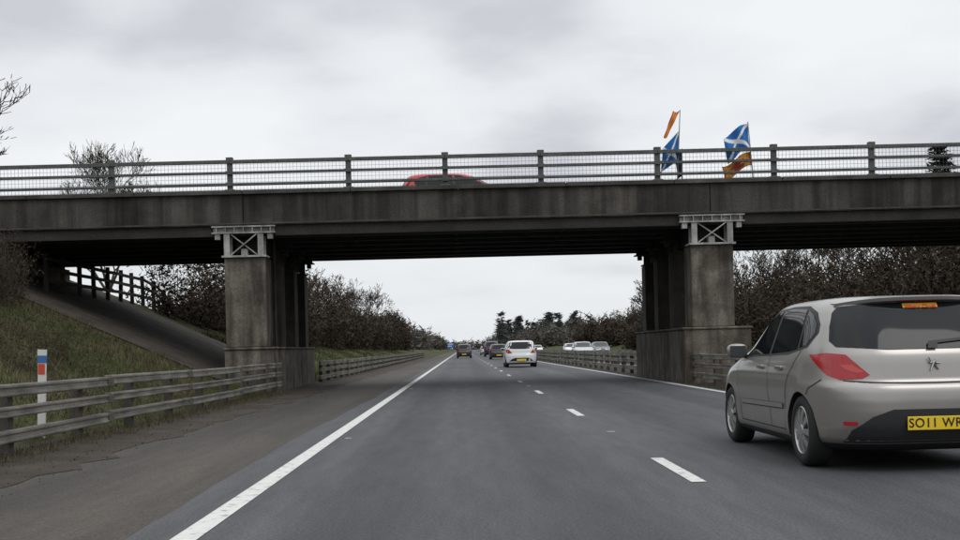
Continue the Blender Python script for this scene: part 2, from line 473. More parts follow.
barrier('crash_barrier',8.15,41,360,-1,.82)

# ------------------------------------------------------------ timber fence on the bank
mb=MB()
pts=[(-12.45,34.6+1.5*k) for k in range(15)]
pv=None
for (x,y) in pts:
    z=gz(x,y); t=U(-.03,.03); mb.beam((x,y,z-.2),(x+t,y+t,z+1.18),.12,.12,0,up=(0,1,0))
    if pv:
        for h in (.35,.68,1.0):
            mb.beam((pv[0]+.08,pv[1],pv[2]+h),(x+.08,y,z+h+U(-.02,.02)),.035,.11)
    pv=(x,y,z)
mb.obj('timber_fence',[M_wood])

e=empty('marker_post',(-5.62,15.3,0.0)); e.rotation_euler=(.0,.03,0)
mb=MB(); mb.box(-.055,.055,-.02,.02,-.1,1.05); mb.obj('post',[simple('post_white',(.6,.6,.57),.6)],e,bevel=.01)
mb=MB(); mb.box(-.056,.056,-.022,.022,1.05,1.15); mb.obj('blue_cap',[simple('post_blue',(.04,.13,.34),.6)],e)
mb=MB(); mb.box(-.056,.056,-.022,.022,1.15,1.23); mb.obj('top',[simple('post_w2',(.6,.6,.57),.6)],e)
mb=MB(); mb.box(-.045,.045,-.026,-.0221,.90,1.04); mb.obj('reflector',[simple('post_red',(.5,.07,.03),.4)],e)

e=empty('traffic_sign',(-3.6,360,0))
mb=MB(); mb.box(-.8,-.72,-.05,.05,0,3.0); mb.box(.72,.8,-.05,.05,0,3.0); mb.obj('posts',[M_post],e)
mb=MB(); mb.box(-1.0,1.0,-.1,-.06,1.4,3.1); mb.obj('panel',[simple('sign_blue',(.04,.13,.36),.5)],e)
mb=MB(); mb.box(-.8,.8,-.104,-.101,2.6,2.8); mb.box(-.8,.4,-.104,-.101,2.0,2.2); mb.obj('legend',[simple('sign_white',(.8,.8,.8),.4)],e)

# ------------------------------------------------------------ flags
blue=simple('flag_blue',(.015,.14,.42),.8); white=simple('flag_white',(.75,.77,.8),.8)
navy=simple('flag_navy',(.012,.03,.10),.8)
orange=simple('flag_gold',(.70,.32,.04),.8); redf=simple('flag_red',(.50,.05,.03),.8)
pole=simple('pole',(.25,.23,.2),.6)
def cloth(name,parent,P,kind,mats,nu=54,nv=36):
    mb=MB()
    for j in range(nv+1):
        for i in range(nu+1): mb.v.append(P(i/nu,j/nv))
    for j in range(nv):
        for i in range(nu):
            u=(i+.5)/nu;v_=(j+.5)/nv
            a=j*(nu+1)+i
            mb.f.append((a,a+1,a+nu+2,a+nu+1)); mb.m.append(kind(u,v_))
    return mb.obj(name,mats,parent,smooth=True)
salt=lambda u,v:1 if (abs(u-v)<.08 or abs(u-(1-v))<.08) else 0
def lion(u,v):
    return 1 if (min(u,1-u,v,1-v)<.06 or (abs(u-.5)<.17+.08*math.sin(v*19) and .2<v<.85)) else 0
F=empty('flag',(6.15,32.22,5.67))
mb=MB(); mb.prism((0,0,0),(.12,0,1.98),.018,.012,6); mb.obj('pole',[pole],F)
cloth('saltire',F,lambda u,v:(.10-u*.50-.05*v, .07*math.sin(u*11+v*2)+.02, 1.42-v*.84-u*.18*(1-v)-.34*u),salt,[blue,white])
cloth('pennant',F,lambda u,v:(.13-.38*v-u*.20*(1-.5*v), .05*math.sin(v*11+u*3)+.03, 1.98-v*.74-.05*math.sin(u*3)),lambda u,v:int(u*6)%2,[orange,redf])
F=empty('flag',(6.28,32.25,5.67))
mb=MB(); mb.prism((0,0,0),(.02,0,.9),.018,.012,6); mb.obj('pole',[pole],F)
cloth('navy_flag',F,lambda u,v:(.02-u*.20*(1-.3*v), .05*math.sin(u*8+v*3), .86-v*.72-u*.1),lambda u,v:0,[navy])
F=empty('flag',(8.22,32.22,5.67))
mb=MB(); mb.prism((.05,0,0),(-.06,0,1.60),.018,.012,6); mb.obj('pole',[pole],F)
cloth('saltire',F,lambda u,v:(-.05+.04*v-u*.72+.10*v*u, .08*math.sin(u*11+v*3)+.02, 1.56-v*.68-.38*u+.06*math.sin(u*5)),salt,[blue,white])
cloth('gold_flag',F,lambda u,v:(.0+.05*v-u*.80, .06*math.sin(u*9+v*3)+.03, .76-v*.38-.38*u+.06*math.sin(u*6)),lion,[orange,redf])

# ------------------------------------------------------------ cars
def ringprofile():
    z =[.17,.20,.27,.38,.50,.60,.68,.725,.76,.84,.92,.98,1.04,1.15,1.26,1.36,1.42,1.455,1.48,1.495,1.50]
    r =[.30,.16,.05,.01,.00,.00,.006,.022,.062,.070,.078,.09,.12,.185,.255,.325,.37,.42,.56,.85,1.2]
    fr=[3.9,4.1,4.2,4.27,4.28,4.27,4.22,4.17,4.12,3.95,3.62,3.30,3.08,2.86,2.64,2.44,2.32,2.22,2.10,1.92,1.7]
    w =[.78,.835,.872,.885,.890,.895,.905,.907,.908,.902,.888,.870,.850,.812,.775,.738,.708,.675,.61,.48,.25]
    n =[4.5,5,5.2,5.2,5.2,5.2,5.0,5.0,5.0,4.8,4.7,4.7,4.8,5.0,5.2,5.2,5.0,4.6,4.0,3.2,2.6]
    return [np.array(a,float) for a in (z,r,fr,w,n)]
def build_body(res):
    z,r,fr,w,n=ringprofile()
    zf=np.linspace(z[0],z[-1],400)
    def sm(a,K=19):
        y=np.interp(zf,z,a); k=np.hanning(K); k/=k.sum()
        yp=np.pad(y,K//2,mode='edge'); return np.convolve(yp,k,'valid')
    rs_,fs_,ws_,ns_=sm(r,11),sm(fr),sm(w),sm(n)
    zz=np.concatenate([np.linspace(.17,.24,4),np.linspace(.27,1.42,54 if res>1 else 18),[1.44,1.455,1.468,1.48,1.488,1.495,1.50]])
    Q=30 if res>1 else 12
    rings=[]
    for k in zz:
        R_,F_,W_,N_=[float(np.interp(k,zf,a)) for a in (rs_,fs_,ws_,ns_)]
        c=(R_+F_)/2; l=(F_-R_)/2
        t=np.linspace(0,math.pi/2,600)
        x=W_*np.cos(t)**(2/N_); y=l*np.sin(t)**(2/N_)
        s=np.concatenate([[0],np.cumsum(np.hypot(np.diff(x),np.diff(y)))]); s/=s[-1]
        q=np.linspace(0,1,Q+1)
        qx=np.interp(q,s,x); qy=np.interp(q,s,y)
        pts=[(qx[i],qy[i]) for i in range(Q)]
        pts+=[(-qx[Q-i],qy[Q-i]) for i in range(Q)]
        pts+=[(-qx[i],-qy[i]) for i in range(Q)]
        pts+=[(qx[Q-i],-qy[Q-i]) for i in range(Q)]
        ring=[]
        for a,b in pts:
            yy=b+c
            off=0
            A=abs(a)
            wgt=min(1,max(0,(A-.55)/.2))      # blend so the corner stays smooth
            if k<.85:
                for ya in (.80,3.41):
                    dd=math.hypot(yy-ya,k-.31); off+=.020*math.exp(-((dd-.36)/.10)**2)
            sw=min(1,max(0,(yy-.7)/.5))*min(1,max(0,(3.7-yy)/.5))
            off+=sw*(.010*math.exp(-((k-.80)/.035)**2)-.014*math.exp(-((k-.62)/.10)**2))
            ring.append((a+math.copysign(off*wgt,a),yy,k))
        rings.append(ring)
    m=4*Q
    V=[p for rg in rings for p in rg]; Fc=[]
    for j in range(len(rings)-1):
        for i in range(m):
            Fc.append((j*m+i,j*m+(i+1)%m,(j+1)*m+(i+1)%m,(j+1)*m+i))
    Fc.append(tuple(reversed(range(m)))); Fc.append(tuple((len(rings)-1)*m+i for i in range(m)))
    return V,Fc
def lathe(prof,n,mb,cx,cy,cz,sx,mi):
    base=len(mb.v)
    for k in range(n):
        t=2*math.pi*k/n
        for (rr,xx) in prof: mb.v.append((cx+sx*xx,cy+rr*math.cos(t),cz+rr*math.sin(t)))
    p=len(prof)
    for k in range(n):
        for i in range(p-1):
            a=base+k*p+i; b=base+((k+1)%n)*p+i
            mb.f.append((a,b,b+1,a+1)); mb.m.append(mi)
def build_car(name,paintm,loc,rotz=0,scale=(1,1,1),res=1):
    E=empty(name,loc); E.rotation_euler=(0,0,rotz); E.scale=scale
    V,Fc=build_body(res)
    bvh=BVHTree.FromPolygons([Vector(p) for p in V],Fc)
    me=bpy.data.meshes.new('body'); me.from_pydata(V,[],Fc); me.materials.append(paintm); me.materials.append(M_black)
    o=bpy.data.objects.new('tmpbody',me); COL.objects.link(o)
    cuts=[]
    for ya in (.80,3.41):
        for sx in (-1,1):
            mb=MB(); n=40; x0,x1=sx*.60,sx*1.2
            for xx in (x0,x1):
                for k in range(n):
                    t=2*math.pi*k/n; mb.v.append((xx,ya+.345*math.cos(t),.315+.345*math.sin(t)))
            for k in range(n):
                mb.f.append((k,(k+1)%n,n+(k+1)%n,n+k)); mb.m.append(0)
            mb.f.append(tuple(range(n))); mb.m.append(0); mb.f.append(tuple(range(n,2*n))); mb.m.append(0)
            c=mb.obj('cut',[M_black])
            bm=bmesh.new(); bm.from_mesh(c.data); bmesh.ops.recalc_face_normals(bm,faces=bm.faces); bm.to_mesh(c.data); bm.free()
            cuts.append(c)
            md=o.modifiers.new('b','BOOLEAN'); md.object=c; md.operation='DIFFERENCE'; md.solver='EXACT'
    bm=bmesh.new(); bm.from_mesh(me); bmesh.ops.recalc_face_normals(bm,faces=bm.faces); bm.to_mesh(me); bm.free()
    dg=bpy.context.evaluated_depsgraph_get(); dg.update()
    nm=bpy.data.meshes.new_from_object(o.evaluated_get(dg))
    bpy.data.objects.remove(o)
    for c in cuts: bpy.data.objects.remove(c)
    for p in nm.polygons:
        c=p.center; p.material_index=0; p.use_smooth=True
        for ya in (.80,3.41):
            if math.hypot(c.y-ya,c.z-.315)<.3452 and abs(c.x)>.55: p.material_index=1; p.use_smooth=False
        if c.z<.245: p.material_index=1
    b=bpy.data.objects.new('body',nm); COL.objects.link(b); b.parent=E
    es=b.modifiers.new('e','EDGE_SPLIT'); es.split_angle=math.radians(50)
    step=.035 if res>1 else .12
    def decal(nm_,poly,d,off,mat):
        d=Vector((d[0],d[1],0)).normalized(); s=Vector((d.y,-d.x,0))
        bm=bmesh.new()
        vs=[bm.verts.new((a,0,bb)) for a,bb in poly]; bm.faces.new(vs)
        for ax in (0,2):
            lo=min(p[0 if ax==0 else 1] for p in poly); hi=max(p[0 if ax==0 else 1] for p in poly)
            c=lo+step
            while c<hi-1e-4:
                co=[0,0,0]; no=[0,0,0]; co[ax]=c+1e-5; no[ax]=1
                bmesh.ops.bisect_plane(bm,geom=bm.verts[:]+bm.edges[:]+bm.faces[:],plane_co=co,plane_no=no)
                c+=step
        bad=[]
        for vv in bm.verts:
            og=s*vv.co.x+Vector((0,0,vv.co.z))-d*8
            hit=bvh.ray_cast(og,d)
            if hit[0] is None: bad.append(vv); continue
            nrm=hit[1]
            if nrm.dot(d)>0: nrm=-nrm
            vv.co=hit[0]+nrm*off
        if bad: bmesh.ops.delete(bm,geom=bad,context='VERTS')
        bmesh.ops.recalc_face_normals(bm,faces=bm.faces)
        m2=bpy.data.meshes.new(nm_); bm.to_mesh(m2); bm.free(); m2.materials.append(mat)
        for p in m2.polygons: p.use_smooth=True
        oo=bpy.data.objects.new(nm_,m2); COL.objects.link(oo); oo.parent=E
        return oo
    def both(nm_,poly,d,off,mat):
        decal(nm_,poly,d,off,mat)
        decal(nm_,[(-a,bb) for a,bb in poly][::-1],(-d[0],d[1]),off,mat)
    def line(pts,w):
        L=[];Rr=[]
        for i,p in enumerate(pts):
            a=pts[max(0,i-1)];c=pts[min(len(pts)-1,i+1)]
            dx,dy=c[0]-a[0],c[1]-a[1]; l=math.hypot(dx,dy); nx_,ny_=-dy/l*w/2,dx/l*w/2
            L.append((p[0]+nx_,p[1]+ny_)); Rr.append((p[0]-nx_,p[1]-ny_))
        return L+Rr[::-1]
    dlo=[(-.58,1.175),(-.72,1.05),(-1.2,.985),(-3.06,.945),(-2.94,1.00),(-2.62,1.17),(-2.27,1.33),(-1.95,1.41),(-1.5,1.43),(-1.0,1.42),(-.74,1.36),(-.60,1.25)]
    both('window_trim',dlo,(1,0),.003,M_black)
    both('front_window',[(-1.83,.99),(-2.80,.972),(-2.56,1.16),(-2.22,1.315),(-1.93,1.385),(-1.80,1.395)],(1,0),.007,M_glass)
    both('rear_window',[(-.96,1.035),(-1.2,1.012),(-1.75,.992),(-1.73,1.40),(-1.45,1.407),(-1.02,1.39)],(1,0),.007,M_glass)
    both('quarter_window',[(-.63,1.175),(-.75,1.07),(-.91,1.045),(-.95,1.38),(-.78,1.33),(-.65,1.25)],(1,0),.007,M_glass)
    rs=[(-.72,1.05),(-.745,1.10),(-.72,1.22),(-.68,1.34),(-.64,1.39),(-.4,1.408),(0,1.413),(.4,1.408),(.64,1.39),(.68,1.34),(.72,1.22),(.745,1.10),(.72,1.05),(.35,1.02),(-.35,1.02)]
    decal('tailgate_window',rs,(0,1),.006,M_glass)
    decal('windscreen',[(-.76,1.02),(-.58,1.40),(0,1.43),(.58,1.40),(.76,1.02),(0,1.0)],(0,-1),.006,M_glass)
    tl=[(-1.04,.985),(-.80,1.00),(-.62,.985),(-.52,.90),(-.43,.815),(-.48,.785),(-.66,.775),(-.80,.815),(-.92,.90)]
    both('tail_lamp',tl,(1,1),.008,M_redlamp)
    both('tail_lamp_lens',[(-.66,.90),(-.62,.865),(-.52,.83),(-.47,.84),(-.56,.90)],(1,1),.011,M_redlens)
    both('headlamp',[(-2.42,.74),(-2.30,.66),(-2.5,.60),(-2.66,.62),(-2.80,.74),(-2.72,.80)],(1,-1),.008,M_whitelamp)
    decal('grille',[(-.45,.30),(-.40,.52),(.40,.52),(.45,.30)],(0,-1),.006,M_black)
    decal('bumper_insert',[(-.70,.255),(-.66,.36),(-.52,.47),(-.36,.53),(.36,.53),(.52,.47),(.66,.36),(.70,.255)],(0,1),.006,M_black)
    mb=MB(); mb.box(-.26,.26,-.030,-.018,.36,.471)
    mb.obj('number_plate',[M_plateY],E,bevel=.004 if res>1 else 0)
    if res>1:
        cu=bpy.data.curves.new('plate_text','FONT'); cu.body='SO11 WRX'; cu.size=.105; cu.align_x='CENTER'; cu.align_y='CENTER'; cu.extrude=.0005; cu.space_character=1.08; cu.offset=.0015
        cu.materials.append(M_text)
        to=bpy.data.objects.new('plate_text',cu); COL.objects.link(to); to.parent=E; to.location=(0,-.0315,.415); to.rotation_euler=(math.pi/2,0,0); to.scale=(.93,1.0,1)
        w=.009
        decal('tailgate_gap',line([(-.70,.768),(-.5,.752),(-.2,.742),(0,.740),(.2,.742),(.5,.752),(.70,.768)],.010),(0,1),.004,M_seam)
        both('bumper_gap',line([(-.40,.775),(-.50,.73),(-.58,.70),(-.62,.64)],w),(1,0),.004,M_seam)
        both('rear_door_gap',line([(-1.76,.98),(-1.76,.30)],w),(1,0),.004,M_seam)
        both('rear_door_gap2',line([(-.84,1.03),(-.98,.90),(-1.14,.74),(-1.22,.55),(-1.26,.30)],w),(1,0),.004,M_seam)
        both('front_door_gap',line([(-2.98,.95),(-2.95,.7),(-2.90,.30)],w),(1,0),.004,M_seam)
        both('sill_gap',line([(-1.25,.295),(-2.9,.295)],w),(1,0),.004,M_seam)
        both('side_moulding',line([(-1.30,.515),(-2.86,.495)],.045),(1,0),.010,paintm)
        both('side_moulding_shadow',line([(-1.30,.487),(-2.86,.467)],.012),(1,0),.004,M_seam)
        # bumper reflectors
        both('bumper_reflector',[(-.62,.40),(-.62,.43),(-.50,.43),(-.50,.40)],(1,1),.007,M_redlamp)
        for yy in (1.36,2.02):
            for sx in (-1,1):
                mb=MB(); mb.box(-.022,.022,-.10,.10,-.018,.018)
                h=mb.obj('door_handle',[paintm],E,bevel=.012); h.location=(sx*.905,yy,.865)
        mb=MB()
        mb.prism((-.035,-.004,.02),(.03,-.004,.05),.010,.006,6); mb.prism((.0,-.004,.035),(-.03,-.004,-.045),.009,.006,6)
        mb.prism((.0,-.004,.01),(.035,-.004,-.035),.009,.006,6); mb.prism((.01,-.004,.02),(.05,-.004,.012),.007,.005,6)
        mb.prism((-.03,-.004,.03),(-.045,-.004,.065),.007,.005,6)
        eo=mb.obj('tailgate_badge',[M_chrome],E); eo.location=(0,.062,.885)
        decal('high_stop_lamp',[(-.17,1.410),(.17,1.410),(.16,1.434),(-.16,1.434)],(0,1),.012,M_redlamp)
        decal('window_sticker',[(-.145,1.362),(.145,1.362),(.145,1.40),(-.145,1.40)],(0,1),.012,M_sticky)
        cu=bpy.data.curves.new('sticker_text','FONT'); cu.body='Winter Check'; cu.size=.045; cu.align_x='CENTER'; cu.align_y='CENTER'; cu.offset=.002; cu.materials.append(M_stickr)
        to=bpy.data.objects.new('sticker_text',cu); COL.objects.link(to); to.parent=E; to.location=(0,.316,1.38); to.rotation_euler=(math.radians(54),0,0)
        decal('rear_wiper',line([(-.03,1.045),(.0,1.065),(.38,1.10)],.022),(0,1),.020,M_wiper)
        decal('rear_wiper_pivot',[(-.04,1.015),(.04,1.015),(.05,1.06),(-.02,1.075)],(0,1),.026,M_wiper)
        mb=MB(); n=24; pr=[]
        for i in range(n+1):
            x=-.66+1.32*i/n; yb=.285+.22*abs(x/.66)**3
            zt=1.460-.040*abs(x/.66)**3
            pr.append((x,yb,zt))
        for a,c in zip(pr[:-1],pr[1:]):
            A=[(a[0],a[1],a[2]),(a[0],a[1]+.30,a[2]+.022),(a[0],a[1]+.25,a[2]-.06),(a[0],a[1]+.012,a[2]-.028)]
            B=[(c[0],c[1],c[2]),(c[0],c[1]+.30,c[2]+.022),(c[0],c[1]+.25,c[2]-.06),(c[0],c[1]+.012,c[2]-.028)]
            i=len(mb.v); mb.v+=A+B
            for k in range(4): mb.f.append((i+k,i+(k+1)%4,i+4+(k+1)%4,i+4+k)); mb.m.append(0)
        so=mb.obj('roof_spoiler',[paintm],E)
        bm=bmesh.new(); bm.from_mesh(so.data); bmesh.ops.remove_doubles(bm,verts=bm.verts,dist=.0005); bmesh.ops.recalc_face_normals(bm,faces=bm.faces); bm.to_mesh(so.data); bm.free()
        mb=MB(); mb.prism((0.30,.35,.20),(0.30,.12,.22),.03,.03,12); mb.obj('exhaust',[M_post],E)
        # roof aerial
        mb=MB(); mb.prism((0,.75,1.49),(0,.62,1.62),.006,.003,6); mb.obj('roof_aerial',[M_black],E)
    for sx in (-1,1):
        bm=bmesh.new(); bmesh.ops.create_icosphere(bm,subdivisions=3,radius=1)
        for vv in bm.verts:
            c=vv.co
            p=Vector([math.copysign(abs(t)**.65,t) for t in c])
            vv.co=Vector((p.x*.105,p.y*.07 if p.y>0 else p.y*.03,p.z*.075))
        m2=bpy.data.meshes.new('door_mirror'); bm.to_mesh(m2); bm.free(); m2.materials.append(paintm)
        for p in m2.polygons: p.use_smooth=True
        mo=bpy.data.objects.new('door_mirror',m2); COL.objects.link(mo); mo.parent=E; mo.location=(sx*.965,2.72,1.02)
        mb=MB(); mb.box(-.082,.082,-.038,-.030,-.052,.055); g_=mb.obj('mirror_glass',[M_mirror],E,bevel=.003); g_.location=(sx*.965,2.72,1.02)
        mb=MB(); mb.beam((sx*.93,2.74,.97),(sx*.83,2.76,.955),.05,.04); mb.obj('mirror_arm',[M_black],E)
    for ya in (.80,3.41):
        for sx in (-1,1):
            mb=MB()
            lathe([(.205,.05),(.215,.10),(.24,.112),(.285,.108),(.306,.09),(.316,.06),(.318,0),(.316,-.06),(.306,-.09),(.24,-.10),(.1,-.10)],48 if res>1 else 20,mb,0,0,0,sx,0)
            lathe([(.214,.098),(.206,.104),(.196,.085),(.186,.05)],40 if res>1 else 20,mb,0,0,0,sx,1)
            lathe([(.19,.045),(.001,.045)],24,mb,0,0,0,sx,2)
            lathe([(.055,.098),(.045,.108),(.001,.112)],20,mb,0,0,0,sx,1)
            lathe([(.055,.05),(.055,.098)],20,mb,0,0,0,sx,1)
            ns=9
            for k in range(ns):
                t=2*math.pi*k/ns
                cy,cz=math.cos(t),math.sin(t); ty,tz=-cz,cy
                i=len(mb.v)
                for (rr,hw,xx) in ((.045,.018,.102),(.12,.024,.106),(.202,.036,.094)):
                    for s_ in (-1,1):
                        for dx in (0,-.03):
                            mb.v.append((sx*(xx+dx),rr*cy+s_*hw*ty,rr*cz+s_*hw*tz))
                for q in range(2):
                    a=i+q*4
                    for fq in ((a,a+2,a+6,a+4),(a,a+4,a+5,a+1),(a+2,a+3,a+7,a+6)):
                        mb.f.append(fq); mb.m.append(1)
            wo=mb.obj('wheel',[M_rubber,M_alloy,M_black],E,smooth=True); wo.location=(sx*.775,ya,.318)
            wo.rotation_euler=(U(0,.6),0,0)
            es=wo.modifiers.new('e','EDGE_SPLIT'); es.split_angle=math.radians(40)
    return E
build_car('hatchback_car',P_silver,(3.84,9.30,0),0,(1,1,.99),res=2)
build_car('hatchback_car',P_white,(3.3,64,0))
build_car('estate_car',P_dark,(0.25,136,0),0,(1,1.05,1.12))
build_car('hatchback_car',P_dark,(3.6,112,0),0)
build_car('van',P_blue,(3.9,150,0),0,(1.1,1.1,1.35))
build_car('hatchback_car',P_blue,(0.3,210,0),0)
build_car('hatchback_car',P_lightgrey,(3.9,190,0),0)
build_car('hatchback_car',P_white,(14.0,150,0),math.pi)
build_car('hatchback_car',P_lightgrey,(10.9,106,0),math.pi)
build_car('hatchback_car',P_dark,(14.2,120,0),math.pi)
build_car('hatchback_car',P_white,(14.0,215,0),math.pi)
build_car('hatchback_car',P_red,(-1.9,35.3,4.926),-math.pi/2,(1,1,1.0))

# ------------------------------------------------------------ vegetation
def bush(mb,x,y,z,h,r,n,es,tw,leafs=16):
    for _ in range(n):
        a=U(0,2*math.pi); u=math.sqrt(R()); 
        rr=r*u; top=h*(.40+.60*math.sqrt(max(0,1-u*u*.9)))*U(.72,1.06)
        p0=(x+.45*rr*math.cos(a),y+.45*rr*math.sin(a),z-.1)
        p2=(x+rr*math.cos(a)+U(-.2,.2),y+rr*math.sin(a)+U(-.2,.2),z+top)
        p1=((p0[0]+p2[0])/2+U(-.15,.15)*r,(p0[1]+p2[1])/2,z+top*U(.42,.58))
        m=random.choice((0,0,1,2))
        mb.twig(p0,p1,tw*1.4,tw*1.0,m); mb.twig(p1,p2,tw*1.0,tw*.4,m)
        for k in range(8):
            t=U(.2,1)
            A,B=(p0,p1) if t<.5 else (p1,p2); tt=(t*2)%1
            q=[A[i]+(B[i]-A[i])*tt for i in range(3)]
            l=h*U(.07,.19)
            e=(q[0]+U(-1,1)*l,q[1]+U(-1,1)*l,q[2]+U(-.1,1)*l)
            mb.twig(q,e,tw*.5,tw*.2,random.choice((0,1,2)))
        for k in range(int(leafs*1.5)):
            t=U(.0,.97); A,B=(p0,p1) if t<.5 else (p1,p2); tt=(t*2)%1
            sp=r*.30
            c=[A[i]+(B[i]-A[i])*tt+U(-sp,sp) for i in range(3)]
            if c[2]<z: c[2]=z+R()*.4
            l=es*U(1.4,3.4)
            mb.sliver(c,(c[0]+U(-1,1)*l,c[1]+U(-1,1)*l,c[2]+U(-.45,1)*l),es*U(.22,.50),random.choice((0,1,3,3) if t<.55 else (0,0,1,2,3)))
def tree(name,x,y,z,h,seed,mats,depth=7,tw=.010,lean=(0,0),spread=1.0,r0=None,up=.16,trunk=.24,width=None):
    random.seed(seed); mb=MB()
    r0=r0 or h*.02
    def grow(p,d,l,r,k):
        q=p+d*l*.5; d2=(d+Vector((U(-.18,.18),U(-.18,.18),U(-.02,.12)))).normalized(); e=q+d2*l*.5
        m=random.choice((0,0,1,2))
        rm=max(tw,r*.8); re=max(tw*.7,r*.62)
        if k<3: mb.prism(p,q,r,rm,6,m); mb.prism(q,e,rm,re,6,m)
        else: mb.twig(p,q,max(tw,r),rm,m); mb.twig(q,e,rm,re,m)
        if k>=depth: return
        n=random.choice((2,3,3)) if k<depth-1 else 3
        if k==0: n=4
        for i in range(n):
            a=U(0,2*math.pi) if k>0 else i*1.57+U(-.3,.3); s=U(.35,.85)*spread
            ax=d2.cross(Vector((math.cos(a),math.sin(a),.3))).normalized()
            nd=(Matrix.Rotation(s,3,ax)@d2); nd=(nd+Vector((0,0,up))).normalized()
            grow(e if i<2 or k<1 else q,nd,l*U(.66,.86),re*U(.65,.85),k+1)
    grow(Vector((0,0,-.2)),Vector((lean[0],lean[1],1)).normalized(),h*trunk,r0,0)
    va=np.array(mb.v); s=h/va[:,2].max()
    sel=va[:,2]>va[:,2].max()*.5
    cx,cy=va[sel,0].mean(),va[sel,1].mean()
    fz=np.clip(va[:,2]/va[:,2].max(),0,1)
    wx=1.0
    if width: wx=(width/2)/(np.percentile(np.abs(va[sel,0]-cx),97)*s)
    va[:,0]=(va[:,0]-cx*fz)*s*wx; va[:,1]=(va[:,1]-cy*fz)*s*wx; va[:,2]*=s
    va+=np.array((x,y,z)); mb.v=[tuple(p) for p in va]
    return mb.obj(name,mats)
tree('bare_tree',-18.3,60,gz(-18.3,60),10.6,8,T,8,.016,width=5.4)
tree('bare_tree',-10.7,22.0,gz(-10.7,22),5.3,12,T,8,.006,up=.12,width=4.4)
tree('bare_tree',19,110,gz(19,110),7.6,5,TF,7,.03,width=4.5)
for i,(x,y,h) in enumerate(((20.5,50,6.0),(22.5,58,6.8),(25.5,62,7.2),(20.2,66,6.3),(24,72,7.8),(27.5,56,6.4),(19.8,78,7.2),(30,60,7.3))):
    tree('bare_tree',x,y,gz(x,y),h,30+i,T,7,.018,width=h*.75)
for i,(x,y,h) in enumerate(((-10.5,66,5.2),(-11.0,88,6.4),(-10.5,118,7.5))):
    tree('bare_tree',x,y,gz(x,y),h,50+i,T,7,.02,width=h*.7)
random.seed(21)
mb=MB()
for k in range(10):
    x=U(-13.5,-10.2); y=U(23,29.5)
    if x>-.40*y+.1: continue
    bush(mb,x,y,gz(x,y),U(1.2,2.1),U(.6,1.1),34,.032,.006,18)
for k in range(10):
    x=U(-12.9,-11.4); y=U(27,30.5)
    bush(mb,x,y,gz(x,y),U(1.2,1.9),U(.6,1.0),34,.032,.006,18)
for k in range(16):
    y=U(17,29); x=U(-.42,-.31)*y-.5
    bush(mb,x,y,gz(x,y),U(.3,.7),U(.4,.9),14,.024,.004,16)
mb.obj('bank_scrub',T)
mb=MB()
for k in range(40):
    y=44+k*3.6+U(-1,1); x=U(-11.2,-9.2) - (0 if y>50 else .4)
    bush(mb,x,y,gz(x,y),U(2.8,4.9)*(1+.0025*(y-44)),U(1.3,2.3),28,.065+.0009*y,.007+.00014*y,34)
for k in range(30):
    y=50+k*5.5+U(-2,2); x=U(-16,-12)
    hh=U(3.0,4.8)
    if x<-.215*y: hh=1.2
    bush(mb,x,y,gz(x,y),hh,U(1.6,2.4),22,.07+.0010*y,.008+.00014*y,36)
for (x,y,h) in ((-11.0,50,3.0),(-10.6,46.5,2.0),(-11.2,54,3.0)):
    bush(mb,x+.3,y,gz(x,y),h,1.3,40,.07,.009,32)
mb.obj('hedge_shrubs',T)
mb=MB()
for k in range(46):
    y=43+k*3.2+U(-1.5,1.5); x=U(18.8,22.5)
    bush(mb,x,y,gz(x,y),U(2.8,4.6),U(1.6,2.5),28,.085+.0009*y,.009+.00014*y,38)
for k in range(34):
    y=48+k*2.0+U(-2,2); x=U(23,33)
    bush(mb,x,y,gz(x,y),U(4.4,6.6),U(2,3),30,.12+.0009*y,.010+.00014*y,42)
mb.obj('hedge_shrubs',T)
mb=MB()
for k in range(60):
    y=190+k*11+U(-4,4); x=U(-17,-10)-(y-190)*.004
    bush(mb,x,y,0,U(4,7)+.003*y,U(3,5),12,.36+.0006*y,.04+.0001*y,30)
for k in range(70):
    y=185+k*10+U(-4,4); x=U(19,30)
    bush(mb,x,y,0,U(3.5,6.5)+.004*y,U(3,5),12,.36+.0006*y,.04+.0001*y,30)
for k in range(90):
    x=-420+k*9.4+U(-4,4); y=U(1250,1400)
    bush(mb,x,y,0,U(7,12),8,10,1.8,.2,14)
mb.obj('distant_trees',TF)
def conifer(mb,x,y,z,h,r,n,es):
    mb.prism((x,y,z),(x,y,z+h*.95),h*.018,h*.004,5,0)
    for k in range(n):
        t=R()**.8; zz=z+h*(.12+.88*t); rr=r*(1-t)**.8*U(.45,1.1)+.05
        a=U(0,6.283)
        for j in range(7):
            s=U(.2,1)
            c=(x+rr*s*math.cos(a)+U(-.1,.1)*r,y+rr*s*math.sin(a)+U(-.1,.1)*r,zz-rr*s*.25)
            l=es*U(1,2.2); b=a+U(-.9,.9)
            mb.sliver(c,(c[0]+l*math.cos(b),c[1]+l*math.sin(b),c[2]+U(-.4,.5)*l),es*U(.18,.4),random.choice((0,0,1)))
mb=MB(); conifer(mb,26.0,62,gz(26,62),9.9,2.6,460,.22)
mb.obj('conifer_tree',TC)
mb=MB()
for k in range(60):
    y=U(420,620); x=U(17,54)*(y/520)
    conifer(mb,x,y,0,U(10,15),U(2.6,4),60,1.0)
mb.obj('distant_conifers',TCF)
